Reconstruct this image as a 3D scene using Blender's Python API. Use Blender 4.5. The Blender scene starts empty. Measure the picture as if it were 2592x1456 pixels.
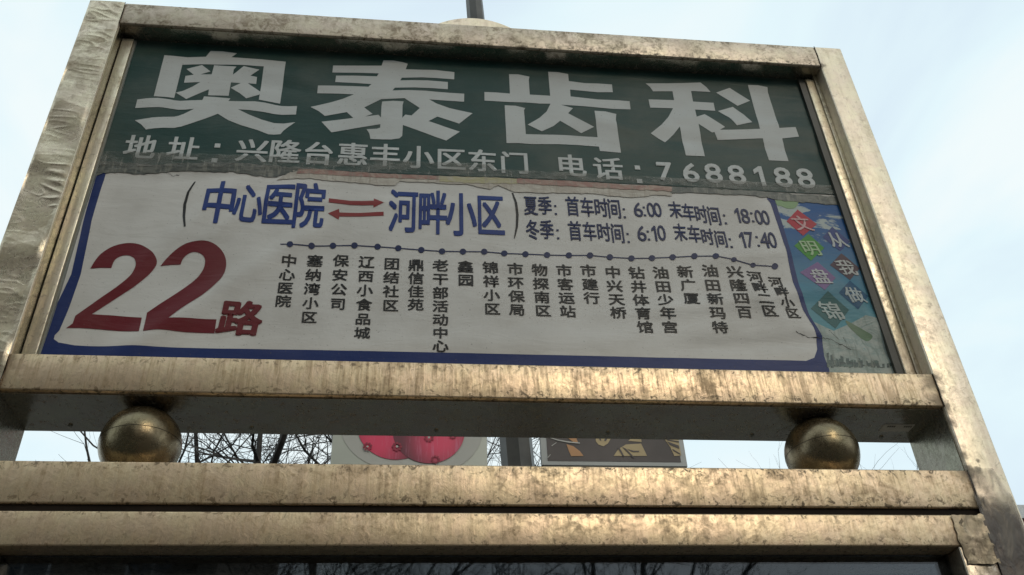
import bpy, bmesh, math, random
from mathutils import Vector, Matrix, noise
from mathutils.geometry import tessellate_polygon

SC = bpy.context.scene
COL = SC.collection
R_ = math.radians

# ------------------------------------------------------------------ camera
TOP = 3.3                                    # height of the sign's upper edge, metres
CAM = Vector((0.7371, -1.4094, TOP - 1.8345))
RW = ((0.9931, -0.1096, -0.0418), (0.0319, 0.5952, -0.8029), (0.1129, 0.7960, 0.5946))
cd = bpy.data.cameras.new('camera')
cd.sensor_width = 36.0
cd.lens = 2354.4 / 2592 * 36
cd.clip_start = 0.02
cd.clip_end = 3000
cam = bpy.data.objects.new('camera', cd)
COL.objects.link(cam)
r, d, f = [Vector(v).normalized() for v in RW]
m3 = Matrix((r, -d, -f)).transposed()
cam.matrix_world = Matrix.Translation(CAM) @ m3.to_4x4()
SC.camera = cam

# ------------------------------------------------------------------ sky and sun
SUN_EL, SUN_AZ = R_(31), R_(22)              # low hazy sun behind the photographer, a little to the right
W = bpy.data.worlds.new('World')
SC.world = W
W.use_nodes = True
nt = W.node_tree
nt.nodes.clear()
def wn(t, **k):
    n = nt.nodes.new(t)
    for a, b in k.items():
        setattr(n, a, b)
    return n
out = wn('ShaderNodeOutputWorld')
bg = wn('ShaderNodeBackground')
bg.inputs['Strength'].default_value = 0.1
sky = wn('ShaderNodeTexSky', sky_type='NISHITA', sun_disc=False)
sky.sun_elevation = SUN_EL
sky.sun_rotation = math.pi - SUN_AZ
sky.dust_density = 3.0
tc = wn('ShaderNodeTexCoord')
mp = wn('ShaderNodeMapping')
mp.inputs['Scale'].default_value = (1.0, 1.0, 1.6)
mp.inputs['Location'].default_value = (0.9, 0.4, 0.6)
n1 = wn('ShaderNodeTexNoise')
n1.inputs['Scale'].default_value = 2.0
n1.inputs['Detail'].default_value = 5
n1.inputs['Roughness'].default_value = 0.52
n1.inputs['Distortion'].default_value = 0.5
rp = wn('ShaderNodeValToRGB')
rp.color_ramp.elements[0].position = 0.40
rp.color_ramp.elements[0].color = (7.5, 8.9, 9.9, 1)
rp.color_ramp.elements[1].position = 0.60
rp.color_ramp.elements[1].color = (9.4, 10.3, 10.4, 1)
e_ = rp.color_ramp.elements.new(0.50)
e_.color = (8.3, 9.9, 10.4, 1)
mx = wn('ShaderNodeMix', data_type='RGBA')
mx.inputs['Factor'].default_value = 0.93
L = nt.links.new
L(tc.outputs['Generated'], mp.inputs['Vector'])
L(mp.outputs['Vector'], n1.inputs['Vector'])
L(n1.outputs['Fac'], rp.inputs['Fac'])
L(sky.outputs['Color'], mx.inputs['A'])
L(rp.outputs['Color'], mx.inputs['B'])
L(mx.outputs['Result'], bg.inputs['Color'])
L(bg.outputs['Background'], out.inputs['Surface'])

sd = bpy.data.lights.new('sun', 'SUN')
sd.energy = 0.52
sd.angle = R_(12)
sd.color = (1.0, 0.85, 0.64)
so = bpy.data.objects.new('sun', sd)
COL.objects.link(so)
to_sun = Vector((math.sin(SUN_AZ) * math.cos(SUN_EL), -math.cos(SUN_AZ) * math.cos(SUN_EL), math.sin(SUN_EL)))
so.rotation_euler = to_sun.to_track_quat('Z', 'Y').to_euler()
so.location = to_sun * 30

SC.view_settings.view_transform = 'Standard'
SC.view_settings.look = 'None'
SC.view_settings.exposure = 0.0
SC.view_settings.gamma = 1.0
SC.cycles.use_denoising = True

# ------------------------------------------------------------------ helpers
def ray(px, py):
    a, b = (px - 1296) / 2354.4, (py - 728) / 2354.4
    return r * a + d * b + f
def at(px, py, y):                           # where the sight line of a measured point meets the upright plane y
    v = ray(px, py)
    return CAM + v * ((y - CAM.y) / v.y)
def atz(px, py, z):
    v = ray(px, py)
    return CAM + v * ((z - CAM.z) / v.z)

def tag(o, label=None, cat=None, group=None, kind=None):
    if label: o['label'] = label
    if cat: o['category'] = cat
    if group: o['group'] = group
    if kind: o['kind'] = kind
    return o
def empty(name, loc):
    o = bpy.data.objects.new(name, None)
    o.location = loc
    o.empty_display_size = 0.1
    COL.objects.link(o)
    return o
def mesh_obj(name, verts, faces, mat, parent=None, smooth=False):
    me = bpy.data.meshes.new(name)
    me.from_pydata([tuple(v) for v in verts], [], faces)
    me.materials.append(mat)
    if smooth:
        me.polygons.foreach_set('use_smooth', [True] * len(me.polygons))
    me.update()
    return link(name, me, parent)
def link(name, me, parent):
    o = bpy.data.objects.new(name, me)
    COL.objects.link(o)
    if parent is not None:
        o.parent = parent
        off = Vector()
        p = parent
        while p is not None:
            off += p.location
            p = p.parent
        o.location = -off if off.length else Vector()
    return o
def bm_obj(name, bm, mat, parent=None, smooth=False):
    me = bpy.data.meshes.new(name)
    bm.to_mesh(me)
    bm.free()
    if mat is not None:
        me.materials.append(mat)
    if smooth:
        me.polygons.foreach_set('use_smooth', [True] * len(me.polygons))
    return link(name, me, parent)
def add_box(bm, x0, x1, y0, y1, z0, z1):
    vs = [bm.verts.new((x, y, z)) for x in (x0, x1) for y in (y0, y1) for z in (z0, z1)]
    fs = [(0, 1, 3, 2), (4, 6, 7, 5), (0, 4, 5, 1), (2, 3, 7, 6), (0, 2, 6, 4), (1, 5, 7, 3)]
    return [bm.faces.new([vs[i] for i in q]) for q in fs]
def box(name, x0, x1, y0, y1, z0, z1, mat, parent=None, bevel=0.0):
    bm = bmesh.new()
    add_box(bm, x0, x1, y0, y1, z0, z1)
    if bevel:
        bmesh.ops.bevel(bm, geom=bm.edges[:], offset=bevel, segments=3, profile=0.5, affect='EDGES')
    bmesh.ops.recalc_face_normals(bm, faces=bm.faces[:])
    o = bm_obj(name, bm, mat, parent, smooth=bool(bevel))
    if bevel:
        try:
            o.data.set_sharp_from_angle(angle=R_(50))
        except Exception:
            pass
    return o
def tube(V, F, pts, radii, n=6):
    base = len(V)
    prev = None
    for i, p in enumerate(pts):
        t = (pts[min(i + 1, len(pts) - 1)] - pts[max(i - 1, 0)]).normalized()
        if prev is None:
            prev = t.orthogonal().normalized()
        a = (prev - t * prev.dot(t)).normalized()
        prev = a
        b = t.cross(a)
        for k in range(n):
            c, s = math.cos(2 * math.pi * k / n), math.sin(2 * math.pi * k / n)
            V.append(p + (a * c + b * s) * radii[i])
    for i in range(len(pts) - 1):
        for k in range(n):
            q = base + i * n
            F.append((q + k, q + (k + 1) % n, q + n + (k + 1) % n, q + n + k))
    F.append(tuple(base + k for k in reversed(range(n))))
    q = base + (len(pts) - 1) * n
    F.append(tuple(q + k for k in range(n)))

# ------------------------------------------------------------------ materials
class NM:
    def __init__(s, name):
        s.m = bpy.data.materials.new(name)
        s.m.use_nodes = True
        s.t = s.m.node_tree
        s.b = s.t.nodes['Principled BSDF']
        s.o = s.t.nodes['Material Output']
        s.pos = None
    def n(s, t, **k):
        x = s.t.nodes.new(t)
        for a, b in k.items():
            setattr(x, a, b)
        return x
    def l(s, a, b):
        s.t.links.new(a, b)
    def coord(s, scale=(1, 1, 1), loc=(0, 0, 0), rot=(0, 0, 0)):
        g = s.n('ShaderNodeNewGeometry')
        mp = s.n('ShaderNodeMapping')
        mp.inputs['Scale'].default_value = scale
        mp.inputs['Location'].default_value = loc
        mp.inputs['Rotation'].default_value = rot
        s.l(g.outputs['Position'], mp.inputs['Vector'])
        return mp.outputs['Vector']
    def noise(s, ns, detail=4, rough=0.55, vec=None, dist=0.0, **kw):
        x = s.n('ShaderNodeTexNoise')
        x.inputs['Scale'].default_value = ns
        x.inputs['Detail'].default_value = detail
        x.inputs['Roughness'].default_value = rough
        x.inputs['Distortion'].default_value = dist
        s.l(vec if vec is not None else s.coord(**kw), x.inputs['Vector'])
        return x.outputs['Fac']
    def ramp(s, fac, a, b, lo=0.0, hi=1.0):
        x = s.n('ShaderNodeMapRange')
        x.interpolation_type = 'SMOOTHSTEP'
        x.inputs['From Min'].default_value = a
        x.inputs['From Max'].default_value = b
        x.inputs['To Min'].default_value = lo
        x.inputs['To Max'].default_value = hi
        s.l(fac, x.inputs['Value'])
        return x.outputs['Result']
    def math(s, op, a, b=None):
        x = s.n('ShaderNodeMath', operation=op)
        for i, v in enumerate((a, b)):
            if v is None: continue
            if isinstance(v, (int, float)): x.inputs[i].default_value = v
            else: s.l(v, x.inputs[i])
        return x.outputs[0]
    def mix(s, fac, a, b):
        x = s.n('ShaderNodeMix', data_type='RGBA')
        for k, v in (('Factor', fac), ('A', a), ('B', b)):
            if isinstance(v, (int, float)): x.inputs[k].default_value = v
            elif isinstance(v, tuple): x.inputs[k].default_value = (*v, 1) if len(v) == 3 else v
            else: s.l(v, x.inputs[k])
        return x.outputs['Result']
    def set(s, **k):
        for a, v in k.items():
            i = s.b.inputs[a.replace('_', ' ')]
            if isinstance(v, (int, float)): i.default_value = v
            elif isinstance(v, tuple): i.default_value = (*v, 1) if len(v) == 3 else v
            else: s.l(v, i)
        return s
    def bump(s, h, strength=0.3, dist=0.002, prev=None):
        x = s.n('ShaderNodeBump')
        x.inputs['Strength'].default_value = strength
        x.inputs['Distance'].default_value = dist
        s.l(h, x.inputs['Height'])
        if prev is not None: s.l(prev, x.inputs['Normal'])
        return x.outputs['Normal']

def plain(name, col, rough=0.6, metal=0.0, var=0.15, scale=12, bump=0.0, spec=0.5):
    k = NM(name)
    fac = k.noise(scale, 5)
    dark = tuple(c * (1 - var) for c in col)
    lite = tuple(min(1, c * (1 + var)) for c in col)
    k.set(Base_Color=k.mix(k.ramp(fac, .3, .7), dark, lite), Roughness=rough, Metallic=metal)
    k.b.inputs['Specular IOR Level'].default_value = spec
    if bump:
        k.set(Normal=k.bump(k.noise(scale * 9, 4), bump, 0.002))
    return k.m

def steel(name, z0=None, z1=None, tint=(0.79, 0.61, 0.39), dirt=0.5, streak=0.5, spots=0.5, rough=0.34, seed=0.0, metal=0.95, film=0.0, stains=()):
    """brass-toned stainless steel under a crust of dust, drip marks and rust freckles"""
    k = NM(name)
    L3 = (seed * 3.1, seed * 1.7, seed * 2.3)
    big = k.noise(5.5, 5, .6, scale=(1, 1, .8), loc=L3)
    mid = k.noise(34, 8, .68, loc=L3, dist=.9)
    crust = k.noise(95, 8, .75, loc=L3, dist=.5)
    drip = k.noise(1, 6, .68, scale=(78, 78, 9), loc=L3)
    drip2 = k.noise(1, 4, .6, scale=(210, 210, 16), loc=L3)
    d1 = k.ramp(mid, .44, .62, 0, dirt * .8)
    d2 = k.ramp(drip, .48, .62, 0, streak * .7)
    d3 = k.ramp(drip2, .50, .66, 0, streak * .45)
    patch = k.ramp(k.noise(9, 4, .6, loc=(L3[0] + 2, 8, 3)), .38, .60, .25, 1.25)
    d4 = k.math('MULTIPLY', k.ramp(crust, .48, .60, 0, dirt * .55), patch)
    d1 = k.math('MULTIPLY', d1, patch)
    tot = k.math('ADD', k.math('ADD', d1, d2), k.math('ADD', d3, d4))
    tot = k.math('ADD', tot, k.ramp(big, .42, .7, 0, dirt * .5))
    tot = k.math('MINIMUM', k.math('MULTIPLY', tot, .75), .95)
    dust = tuple(c * f for c, f in zip(tint, (.46, .42, .38)))
    hue = k.mix(k.ramp(k.noise(18, 5, .6, loc=(L3[0] + 9, 1, 5)), .4, .6), tint, tuple(min(1, c * f) for c, f in zip(tint, (.97, .93, .98))))
    base = k.mix(tot, hue, dust)
    edge = None
    if z0 is not None:
        g = k.n('ShaderNodeNewGeometry')
        sp = k.n('ShaderNodeSeparateXYZ')
        k.l(g.outputs['Position'], sp.inputs[0])
        h = z1 - z0
        lo = k.ramp(sp.outputs['Z'], z0, z0 + h * .42, 1, 0)
        hi = k.ramp(sp.outputs['Z'], z1 - h * .35, z1, 0, .8)
        edge = k.math('MAXIMUM', lo, hi)
    sp1 = k.noise(85, 6, .7, loc=(L3[0] + 4, 2, 1), dist=.8)
    thr = k.ramp(sp1, .57 if edge is None else .53, .63 if edge is None else .60, 0, 1)
    if edge is not None:
        thr = k.math('MULTIPLY', thr, k.math('ADD', k.math('MULTIPLY', edge, .8), .15))
    thr = k.math('MULTIPLY', thr, spots)
    for (sx_, sz_, sr_) in stains:
        g2 = k.n('ShaderNodeNewGeometry')
        vd = k.n('ShaderNodeVectorMath', operation='DISTANCE')
        k.l(g2.outputs['Position'], vd.inputs[0])
        vd.inputs[1].default_value = (sx_, 0, sz_)
        dd = k.math('ADD', vd.outputs['Value'], k.math('MULTIPLY', k.math('SUBTRACT', mid, .5), sr_ * 3.4))
        thr = k.math('MAXIMUM', thr, k.ramp(dd, sr_ * .1, sr_ * 1.1, .62, 0))
    col = k.mix(thr, base, (.11, .072, .035))
    k.set(Base_Color=col)
    mt = k.math('SUBTRACT', metal, k.math('MULTIPLY', tot, .40))
    mt = k.math('MAXIMUM', k.math('SUBTRACT', mt, thr), 0.0)
    k.set(Metallic=mt)
    rg = k.math('ADD', rough, k.math('MULTIPLY', tot, .16))
    k.set(Roughness=k.math('ADD', rg, k.ramp(crust, .3, .7, -.04, .06)))
    nrm = k.bump(big, .35, .004)
    nrm = k.bump(drip, .30 * min(1, streak + .2), .0014, nrm)
    nrm = k.bump(mid, .45 * min(1, dirt + .2), .0022, nrm)
    nrm = k.bump(crust, .40 * min(1, dirt + .2), .0009, nrm)
    k.set(Normal=nrm)
    k.b.inputs['Specular IOR Level'].default_value = .3
    if film:
        k.set(Coat_Weight=film, Coat_Roughness=.12)
    return k.m

def printed(name, col, rough=0.42, dirt=0.22, weave=True):
    """ink on a woven vinyl sheet; every ink shares the sheet's weave and dust"""
    k = NM(name)
    a = k.noise(7, 6, .6)
    b = k.noise(230, 3, .6)
    wr = k.noise(1, 4, .6, scale=(9, 9, 34), dist=.6)
    c1 = k.mix(k.ramp(a, .35, .75, 0, dirt), col, (.27, .235, .19))
    c2 = k.mix(k.ramp(b, .66, .72, 0, .55), c1, (.10, .085, .07))
    k.set(Base_Color=c2, Roughness=rough)
    k.b.inputs['Specular IOR Level'].default_value = .22
    nrm = k.bump(wr, .22, .006)
    if weave:
        wv = k.n('ShaderNodeTexWave', wave_type='BANDS', bands_direction='X')
        wv.inputs['Scale'].default_value = 130
        wv.inputs['Distortion'].default_value = .6
        k.l(k.coord(), wv.inputs['Vector'])
        wz = k.n('ShaderNodeTexWave', wave_type='BANDS', bands_direction='Z')
        wz.inputs['Scale'].default_value = 130
        wz.inputs['Distortion'].default_value = .6
        k.l(k.coord(), wz.inputs['Vector'])
        nrm = k.bump(k.math('ADD', wv.outputs['Fac'], wz.outputs['Fac']), .12, .0004, nrm)
    k.set(Normal=nrm)
    return k.m

Z = lambda v: TOP + v
Z1, Z2, Z3, Z4, Z5, Z6, Z7 = Z(-.0733), Z(-.9531), Z(-1.0236), Z(-1.1508), Z(-1.2219), Z(-1.2336), Z(-1.2891)
XL, XR, WD, DP = .0756, 1.730, 1.80, .1424

M_top = steel('steel_top', Z1, TOP, tint=(.64, .56, .43), dirt=.75, streak=.15, spots=.8, rough=.46, seed=1, metal=.8)
M_rail1 = steel('steel_banner_rail', Z3, Z2, dirt=.45, streak=.9, spots=.9, rough=.38, stains=((XR, Z2 - .02, .03), (XR, Z3 + .01, .03), (XL, Z2 - .02, .03)), seed=2)
M_rail2 = steel('steel_middle_rail', Z5, Z4, dirt=.6, streak=.55, spots=1, rough=.39, stains=((XR, Z5, .03), (XR - .004, Z4, .03)), seed=3)
M_rail3 = steel('steel_lower_rail', Z7, Z6, dirt=.55, streak=.4, spots=.8, rough=.39, stains=((XR - .01, Z6, .045), (XR - .05, Z7, .03)), seed=4)
M_post = steel('steel_post', tint=(.82, .72, .54), dirt=.26, streak=.22, spots=.2, rough=.42, seed=5, metal=.8,
    stains=((XR, Z2 - .005, .022), (XR, Z2 - .035, .016), (XR + .002, Z3, .020), (XR, Z4 - .01, .02), (XR, Z5 + .01, .018), (XR, Z1 + .002, .014), (XR + .027, Z4 + .018, .006), (XR + .006, Z7 + .01, .02), (XR + .001, Z3 - .03, .013), (XR + .002, Z4 + .03, .013)))
M_film = steel('steel_crinkled_film', tint=(.72, .62, .44), dirt=.6, streak=.1, spots=.2, rough=.26, seed=6, metal=.9, film=.5)
M_trim = steel('steel_trim', tint=(.74, .66, .49), dirt=.45, streak=.5, spots=.35, rough=.36, seed=7)
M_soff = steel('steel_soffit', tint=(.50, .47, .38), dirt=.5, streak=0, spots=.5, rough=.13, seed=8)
M_cheek = steel('steel_cheek_shaded', tint=(.27, .26, .20), dirt=.22, streak=.2, spots=.2, rough=.24, seed=13)  # dark tint carries the shade of the posts' inner sides
M_ball = steel('steel_ball', tint=(.24, .195, .115), dirt=.55, streak=.1, spots=.3, rough=.24, seed=9)
M_tape = plain('brown_tape', (.12, .095, .065), rough=.3, metal=.35, var=.5, scale=22, bump=.5)
M_seam = plain("seam_dirt_and_shade", (.018, .012, .008), rough=.8, var=.3, spec=.15)  # dirt in the joints, and painted shade between the two lower rails
M_back = plain('back_sheet_steel', (.30, .30, .28), rough=.5, metal=.6)

M_green = printed('ink_dark_green', (.015, .050, .042), dirt=.16)
M_wink = printed('ink_white_letter', (.53, .545, .53), dirt=.20)
M_white = printed('vinyl_white', (.62, .595, .555), dirt=.26)
M_navy = printed('ink_navy', (.008, .017, .075), dirt=.06)
M_border = printed('ink_border_blue', (.011, .027, .125), dirt=.06)
M_blue = printed('ink_blue', (.012, .036, .18), dirt=.05)
M_black = printed('ink_black', (.022, .021, .02), dirt=.05)
M_red = printed('ink_dark_red', (.135, .009, .014), dirt=.08)
M_arrow = printed('ink_arrow_red', (.24, .028, .028), dirt=.08)
M_under = printed('old_print_underneath', (.20, .21, .19), dirt=.5)

def torn_material(name, cols, alpha=None):
    k = NM(name)
    a = k.noise(1, 6, .7, scale=(30, 30, 60), dist=1.0)
    b = k.noise(1, 4, .6, scale=(170, 170, 20), dist=.3)
    c = k.mix(k.ramp(a, .4, .62), cols[0], cols[1])
    c = k.mix(k.ramp(b, .50, .68, 0, .75), c, cols[2])
    k.set(Base_Color=c, Roughness=.45)
    k.set(Normal=k.bump(a, .5, .003))
    if alpha is not None:
        al = k.ramp(k.noise(1, 5, .65, scale=(14, 14, 26), dist=.8, loc=(3, 1, 2)), .40, .60, alpha[0], alpha[1])
        al2 = k.ramp(b, .58, .70, 0, .3)
        k.set(Alpha=k.math('ADD', al, al2))
    return k.m
M_torn_dark = torn_material('torn_tape_dark', ((.055, .062, .05), (.14, .14, .115), (.22, .21, .17)))
M_torn_beige = torn_material('torn_paper_beige', ((.38, .33, .27), (.48, .44, .37), (.30, .25, .19)))
M_torn_red = torn_material('torn_print_red', ((.27, .12, .09), (.36, .25, .19), (.22, .17, .13)))
M_torn_yel = torn_material('torn_print_yellow', ((.36, .32, .16), (.40, .36, .26), (.32, .27, .19)))
M_clear = torn_material('clear_tape_film', ((.20, .20, .17), (.30, .29, .25), (.34, .33, .29)), alpha=(.10, .42))

# ------------------------------------------------------------------ the printed sheets: one wrinkled surface
YB = .046
FOLDS = []
def fold(a, b, amp, w):
    p, q = at(*a, YB), at(*b, YB)
    FOLDS.append((Vector((p.x, p.z)), Vector((q.x, q.z)), max(-9 * max(w, .019) ** 2, min(9 * max(w, .019) ** 2, amp * 1.9)), max(w, .019)))
fold((120, 900), (560, 500), .0045, .026)
fold((180, 860), (420, 640), -.0030, .02)
fold((300, 900), (760, 610), .0038, .028)
fold((520, 600), (780, 450), .0026, .024)
fold((120, 700), (260, 470), .003, .02)
fold((700, 890), (1500, 860), .0016, .03)
fold((1650, 790), (2050, 740), .0020, .02)
fold((1780, 880), (2090, 860), -.0030, .016)
fold((2060, 840), (2310, 935), .0050, .016)
fold((2120, 700), (2290, 900), .0045, .018)
fold((2090, 760), (2270, 925), -.0030, .014)
fold((1880, 700), (1960, 800), .0022, .014)
fold((1800, 660), (1990, 640), .0018, .014)
fold((1750, 300), (2060, 330), .0012, .012)
fold((1680, 350), (2080, 390), -.0014, .012)
fold((600, 170), (760, 190), .0010, .011)
fold((620, 210), (790, 230), -.0010, .011)
fold((1500, 300), (1620, 340), .0012, .010)
fold((690, 510), (1260, 520), .0014, .018)
fold((330, 450), (760, 445), -.0012, .010)
def wrinkle(x, z):
    h = 0.0022 * noise.noise(Vector((x * 3.1, 0, z * 4.3)))
    h += 0.0009 * noise.noise(Vector((x * 9, 7, z * 14)))
    h += 0.0011 * noise.noise(Vector((x * 5 + z * 7, 3, z * 21 - x * 11))) * .7
    p = Vector((x, z))
    for a, b, amp, w in FOLDS:
        ab = b - a
        t = (p - a).dot(ab) / ab.length_squared
        if t < -.35 or t > 1.35:
            continue
        dd = (p - (a + ab * t)).length
        if dd > 3 * w:
            continue
        e = 1.0
        if t < .15: e = max(0, (t + .35) / .5)
        if t > .85: e = max(0, (1.35 - t) / .5)
        e = e * e * (3 - 2 * e)
        h += amp * e * math.exp(-(dd / w) ** 2)
    return h
def lay(loops, off, step=.022, px=True):
    """triangulate an outline (with holes), cut it into a fine grid and lay it on the wrinkled sheet"""
    L2 = []
    for lp in loops:
        if px:
            L2.append([(at(a, b, YB).x, at(a, b, YB).z) for a, b in lp])
        else:
            L2.append(list(lp))
    bm = bmesh.new()
    flat = [p for lp in L2 for p in lp]
    vs = [bm.verts.new((p[0], 0, p[1])) for p in flat]
    tris = tessellate_polygon([[Vector((p[0], p[1], 0)) for p in lp] for lp in L2])
    for t in tris:
        try: bm.faces.new([vs[i] for i in t])
        except ValueError: pass
    return drape(bm, off, step)
def drape(bm, off, step):
    step = .008
    xs = [v.co.x for v in bm.verts]; zs = [v.co.z for v in bm.verts]
    if not xs: return bm
    for ax, lo, hi in ((0, min(xs), max(xs)), (2, min(zs), max(zs))):
        c = math.floor(lo / step) * step + step
        while c < hi:
            co = [0, 0, 0]; no = [0, 0, 0]
            co[ax] = c; no[ax] = 1
            bmesh.ops.bisect_plane(bm, geom=bm.verts[:] + bm.edges[:] + bm.faces[:], dist=1e-6, plane_co=co, plane_no=no)
            c += step
    for co, no in (((XL + .002, 0, 0), (-1, 0, 0)), ((XR - .0005, 0, 0), (1, 0, 0)), ((0, 0, Z1 + .02), (0, 0, 1)), ((0, 0, Z2 - .03), (0, 0, -1))):
        bmesh.ops.bisect_plane(bm, geom=bm.verts[:] + bm.edges[:] + bm.faces[:], dist=1e-6, plane_co=co, plane_no=no, clear_outer=True)
    for v in bm.verts:
        v.co.y += YB - off - wrinkle(v.co.x, v.co.z)
    for fc in bm.faces:
        fc.normal_update()
        if fc.normal.y > 0: fc.normal_flip()
    return bm
def smooth_loop(pts, n=3):
    """round an outline through its points (Catmull-Rom)"""
    o = []
    N = len(pts)
    for i in range(N):
        p0, p1, p2, p3 = pts[i - 1], pts[i], pts[(i + 1) % N], pts[(i + 2) % N]
        for k in range(n):
            t = k / n
            o.append(tuple(.5 * (2 * p1[j] + (p2[j] - p0[j]) * t + (2 * p0[j] - 5 * p1[j] + 4 * p2[j] - p3[j]) * t * t
                     + (3 * p1[j] - p0[j] - 3 * p2[j] + p3[j]) * t ** 3) for j in (0, 1)))
    return o
def zl(ox, oy, s, pts):
    return [(ox + s * a, oy + s * b) for a, b in pts]

_tc = bpy.data.curves.new('glyph', 'FONT')
_to = bpy.data.objects.new('glyph', _tc)
COL.objects.link(_to)
_cache = {}
def glyph(ch, bold):
    if (ch, bold) not in _cache:
        _tc.body = ch
        _tc.resolution_u = 3
        _tc.offset = bold
        me = _to.to_mesh()
        V = [(v.co.x, v.co.y) for v in me.vertices]
        F = [tuple(p.vertices) for p in me.polygons]
        _to.to_mesh_clear()
        x0 = min(v[0] for v in V); x1 = max(v[0] for v in V); y0 = min(v[1] for v in V); y1 = max(v[1] for v in V)
        if ord(ch) < 0x2000:                   # latin: fit its own box
            V = [((x - (x0 + x1) / 2) / (x1 - x0), (y - (y0 + y1) / 2) / (y1 - y0)) for x, y in V]
        else:                                  # the em square of a square character
            V = [(x - .5, y - .38) for x, y in V]
        # strokes that overlap inside one glyph get their own hair-thin layer
        par = list(range(len(V)))
        def fnd(a):
            while par[a] != a: a = par[a]
            return a
        for q in F:
            for b in q[1:]: par[fnd(b)] = fnd(q[0])
        roots = {}
        V = [(x, y, -.000012 * roots.setdefault(fnd(i), len(roots))) for i, (x, y) in enumerate(V)]
        _cache[(ch, bold)] = (V, F)
    return _cache[(ch, bold)]
def put(bm, ch, px, py, w, h, bold=.02, shear=0.0):
    """one character centred on a measured point of the sheet, w x h measured there too"""
    if ch in ':：':
        c = at(px, py, YB)
        hh = abs(at(px, py - h / 2, YB).z - at(px, py + h / 2, YB).z)
        s = abs(at(px + w / 2, py, YB).x - at(px - w / 2, py, YB).x)
        for q in (-.5, .5):
            vs = [bm.verts.new((c.x + a * s, 0, c.z + q * hh + b * s)) for a, b in ((-.5, -.5), (.5, -.5), (.5, .5), (-.5, .5))]
            bm.faces.new(vs)
        return
    if ch == '1':
        V = [(a_, b_, 0) for a_, b_ in ((.02, -.5), (.42, -.5), (.42, .5), (.12, .5), (-.5, .30), (-.5, .12), (.02, .27))]
        F = [(0, 1, 2, 3, 6), (3, 4, 5, 6)]
    else:
        V, F = glyph(ch, bold)
    c = at(px, py, YB)
    sx = abs(at(px + w / 2, py, YB).x - at(px - w / 2, py, YB).x)
    sz = abs(at(px, py - h / 2, YB).z - at(px, py + h / 2, YB).z)
    vs = [bm.verts.new((c.x + (x + y * shear) * sx, ly, c.z + y * sz)) for x, y, ly in V]
    for q in F:
        try: bm.faces.new([vs[i] for i in q])
        except ValueError: pass
def lettering(name, items, mat, parent, off, bold=.02, step=.03, label=None, shear=0.0):
    """heavy strokes: the thin face struck several times a hair apart"""
    bm = bmesh.new()
    thin, e = 0.0, bold
    moves = [(0, 0)] if e == 0 else [(-e, -e * .7), (e, -e * .7), (-e, e * .7), (e, e * .7)]
    if e > .015: moves += [(0, 0)]
    if e > .028: moves += [(0, e), (e, 0), (0, -e), (-e, 0)]
    for i, (mx_, mz_) in enumerate(moves):
        b2 = bmesh.new()
        for ch, px, py, w, h in items:
            put(b2, ch, px + mx_ * w, py + mz_ * h, w, h, bold=thin, shear=shear)
        drape(b2, off + .00013 * i, step)
        tmp = bpy.data.meshes.new('t'); b2.to_mesh(tmp); b2.free()
        bm.from_mesh(tmp); bpy.data.meshes.remove(tmp)
    o = bm_obj(name, bm, mat, parent, smooth=True)
    if label: o['label'] = label
    return o
def printed_shape(name, loops, mat, parent, off, step=.022, label=None):
    o = bm_obj(name, lay(loops, off, step), mat, parent, smooth=True)
    if label: o['label'] = label
    return o

# ------------------------------------------------------------------ ground
def ground_material():
    k = NM('grey_pavement')
    a = k.noise(.8, 6); b = k.noise(30, 5)
    c = k.mix(k.ramp(a, .35, .7), (.045, .043, .040), (.075, .072, .066))
    c = k.mix(k.ramp(b, .4, .7, 0, .4), c, (.035, .034, .032))
    k.set(Base_Color=c, Roughness=.85, Normal=k.bump(b, .3, .004))
    return k.m
g = mesh_obj('ground', [(-900, -900, 0), (900, -900, 0), (900, 900, 0), (-900, 900, 0)], [(0, 1, 2, 3)], ground_material())
tag(g, kind='structure')

# ------------------------------------------------------------------ the sign
S = empty('bus_stop_sign', (WD / 2, DP / 2, 0))
tag(S, 'tall brass-toned steel bus stop sign board with a green advert over a route 22 sheet', 'bus stop sign')

# posts: hollow square tubes full height
post_l = box('post', 0, XL, 0, DP, 0, TOP, M_post, S, .0035)
post_l['label'] = 'left post wrapped in crinkled clear film'
post_r = box('post', XR, WD, 0, DP, 0, TOP, M_post, S, .0035)
post_r['label'] = 'right post with plain pale face'
top = box('top_rail', XL, XR, 0, DP, Z1, TOP - .0015, M_top, S, .003)
r1 = box('crossbar', XL, XR, .0005, DP, Z3 + .0005, Z2, M_rail1, S, .003)
r1['label'] = 'rust streaked crossbar under the route sheet'
r2 = box('crossbar', XL, XR, .0005, DP, Z5, Z4, M_rail2, S, .003)
r2['label'] = 'stained crossbar under the two steel balls'
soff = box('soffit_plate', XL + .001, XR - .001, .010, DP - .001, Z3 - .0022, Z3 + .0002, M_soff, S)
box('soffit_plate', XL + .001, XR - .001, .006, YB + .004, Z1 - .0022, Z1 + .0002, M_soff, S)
for xa, xb in ((XL - .0002, XL + .0016), (XR - .0016, XR + .0002)):  # added plates, tinted dark to give the inner sides their shade
    box('shaded_cheek', xa, xb, .007, DP - .003, Z4 + .0002, Z3 - .0024, M_cheek, S)
box('shaded_cheek', XL - .0002, XL + .0014, .007, YB + .004, Z2 + .0002, Z1 - .0024, M_cheek, S)
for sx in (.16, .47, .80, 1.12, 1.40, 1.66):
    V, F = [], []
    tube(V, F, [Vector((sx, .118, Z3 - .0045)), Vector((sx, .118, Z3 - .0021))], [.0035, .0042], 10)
    mesh_obj('rivet', V, F, M_cheek, soff)
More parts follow.
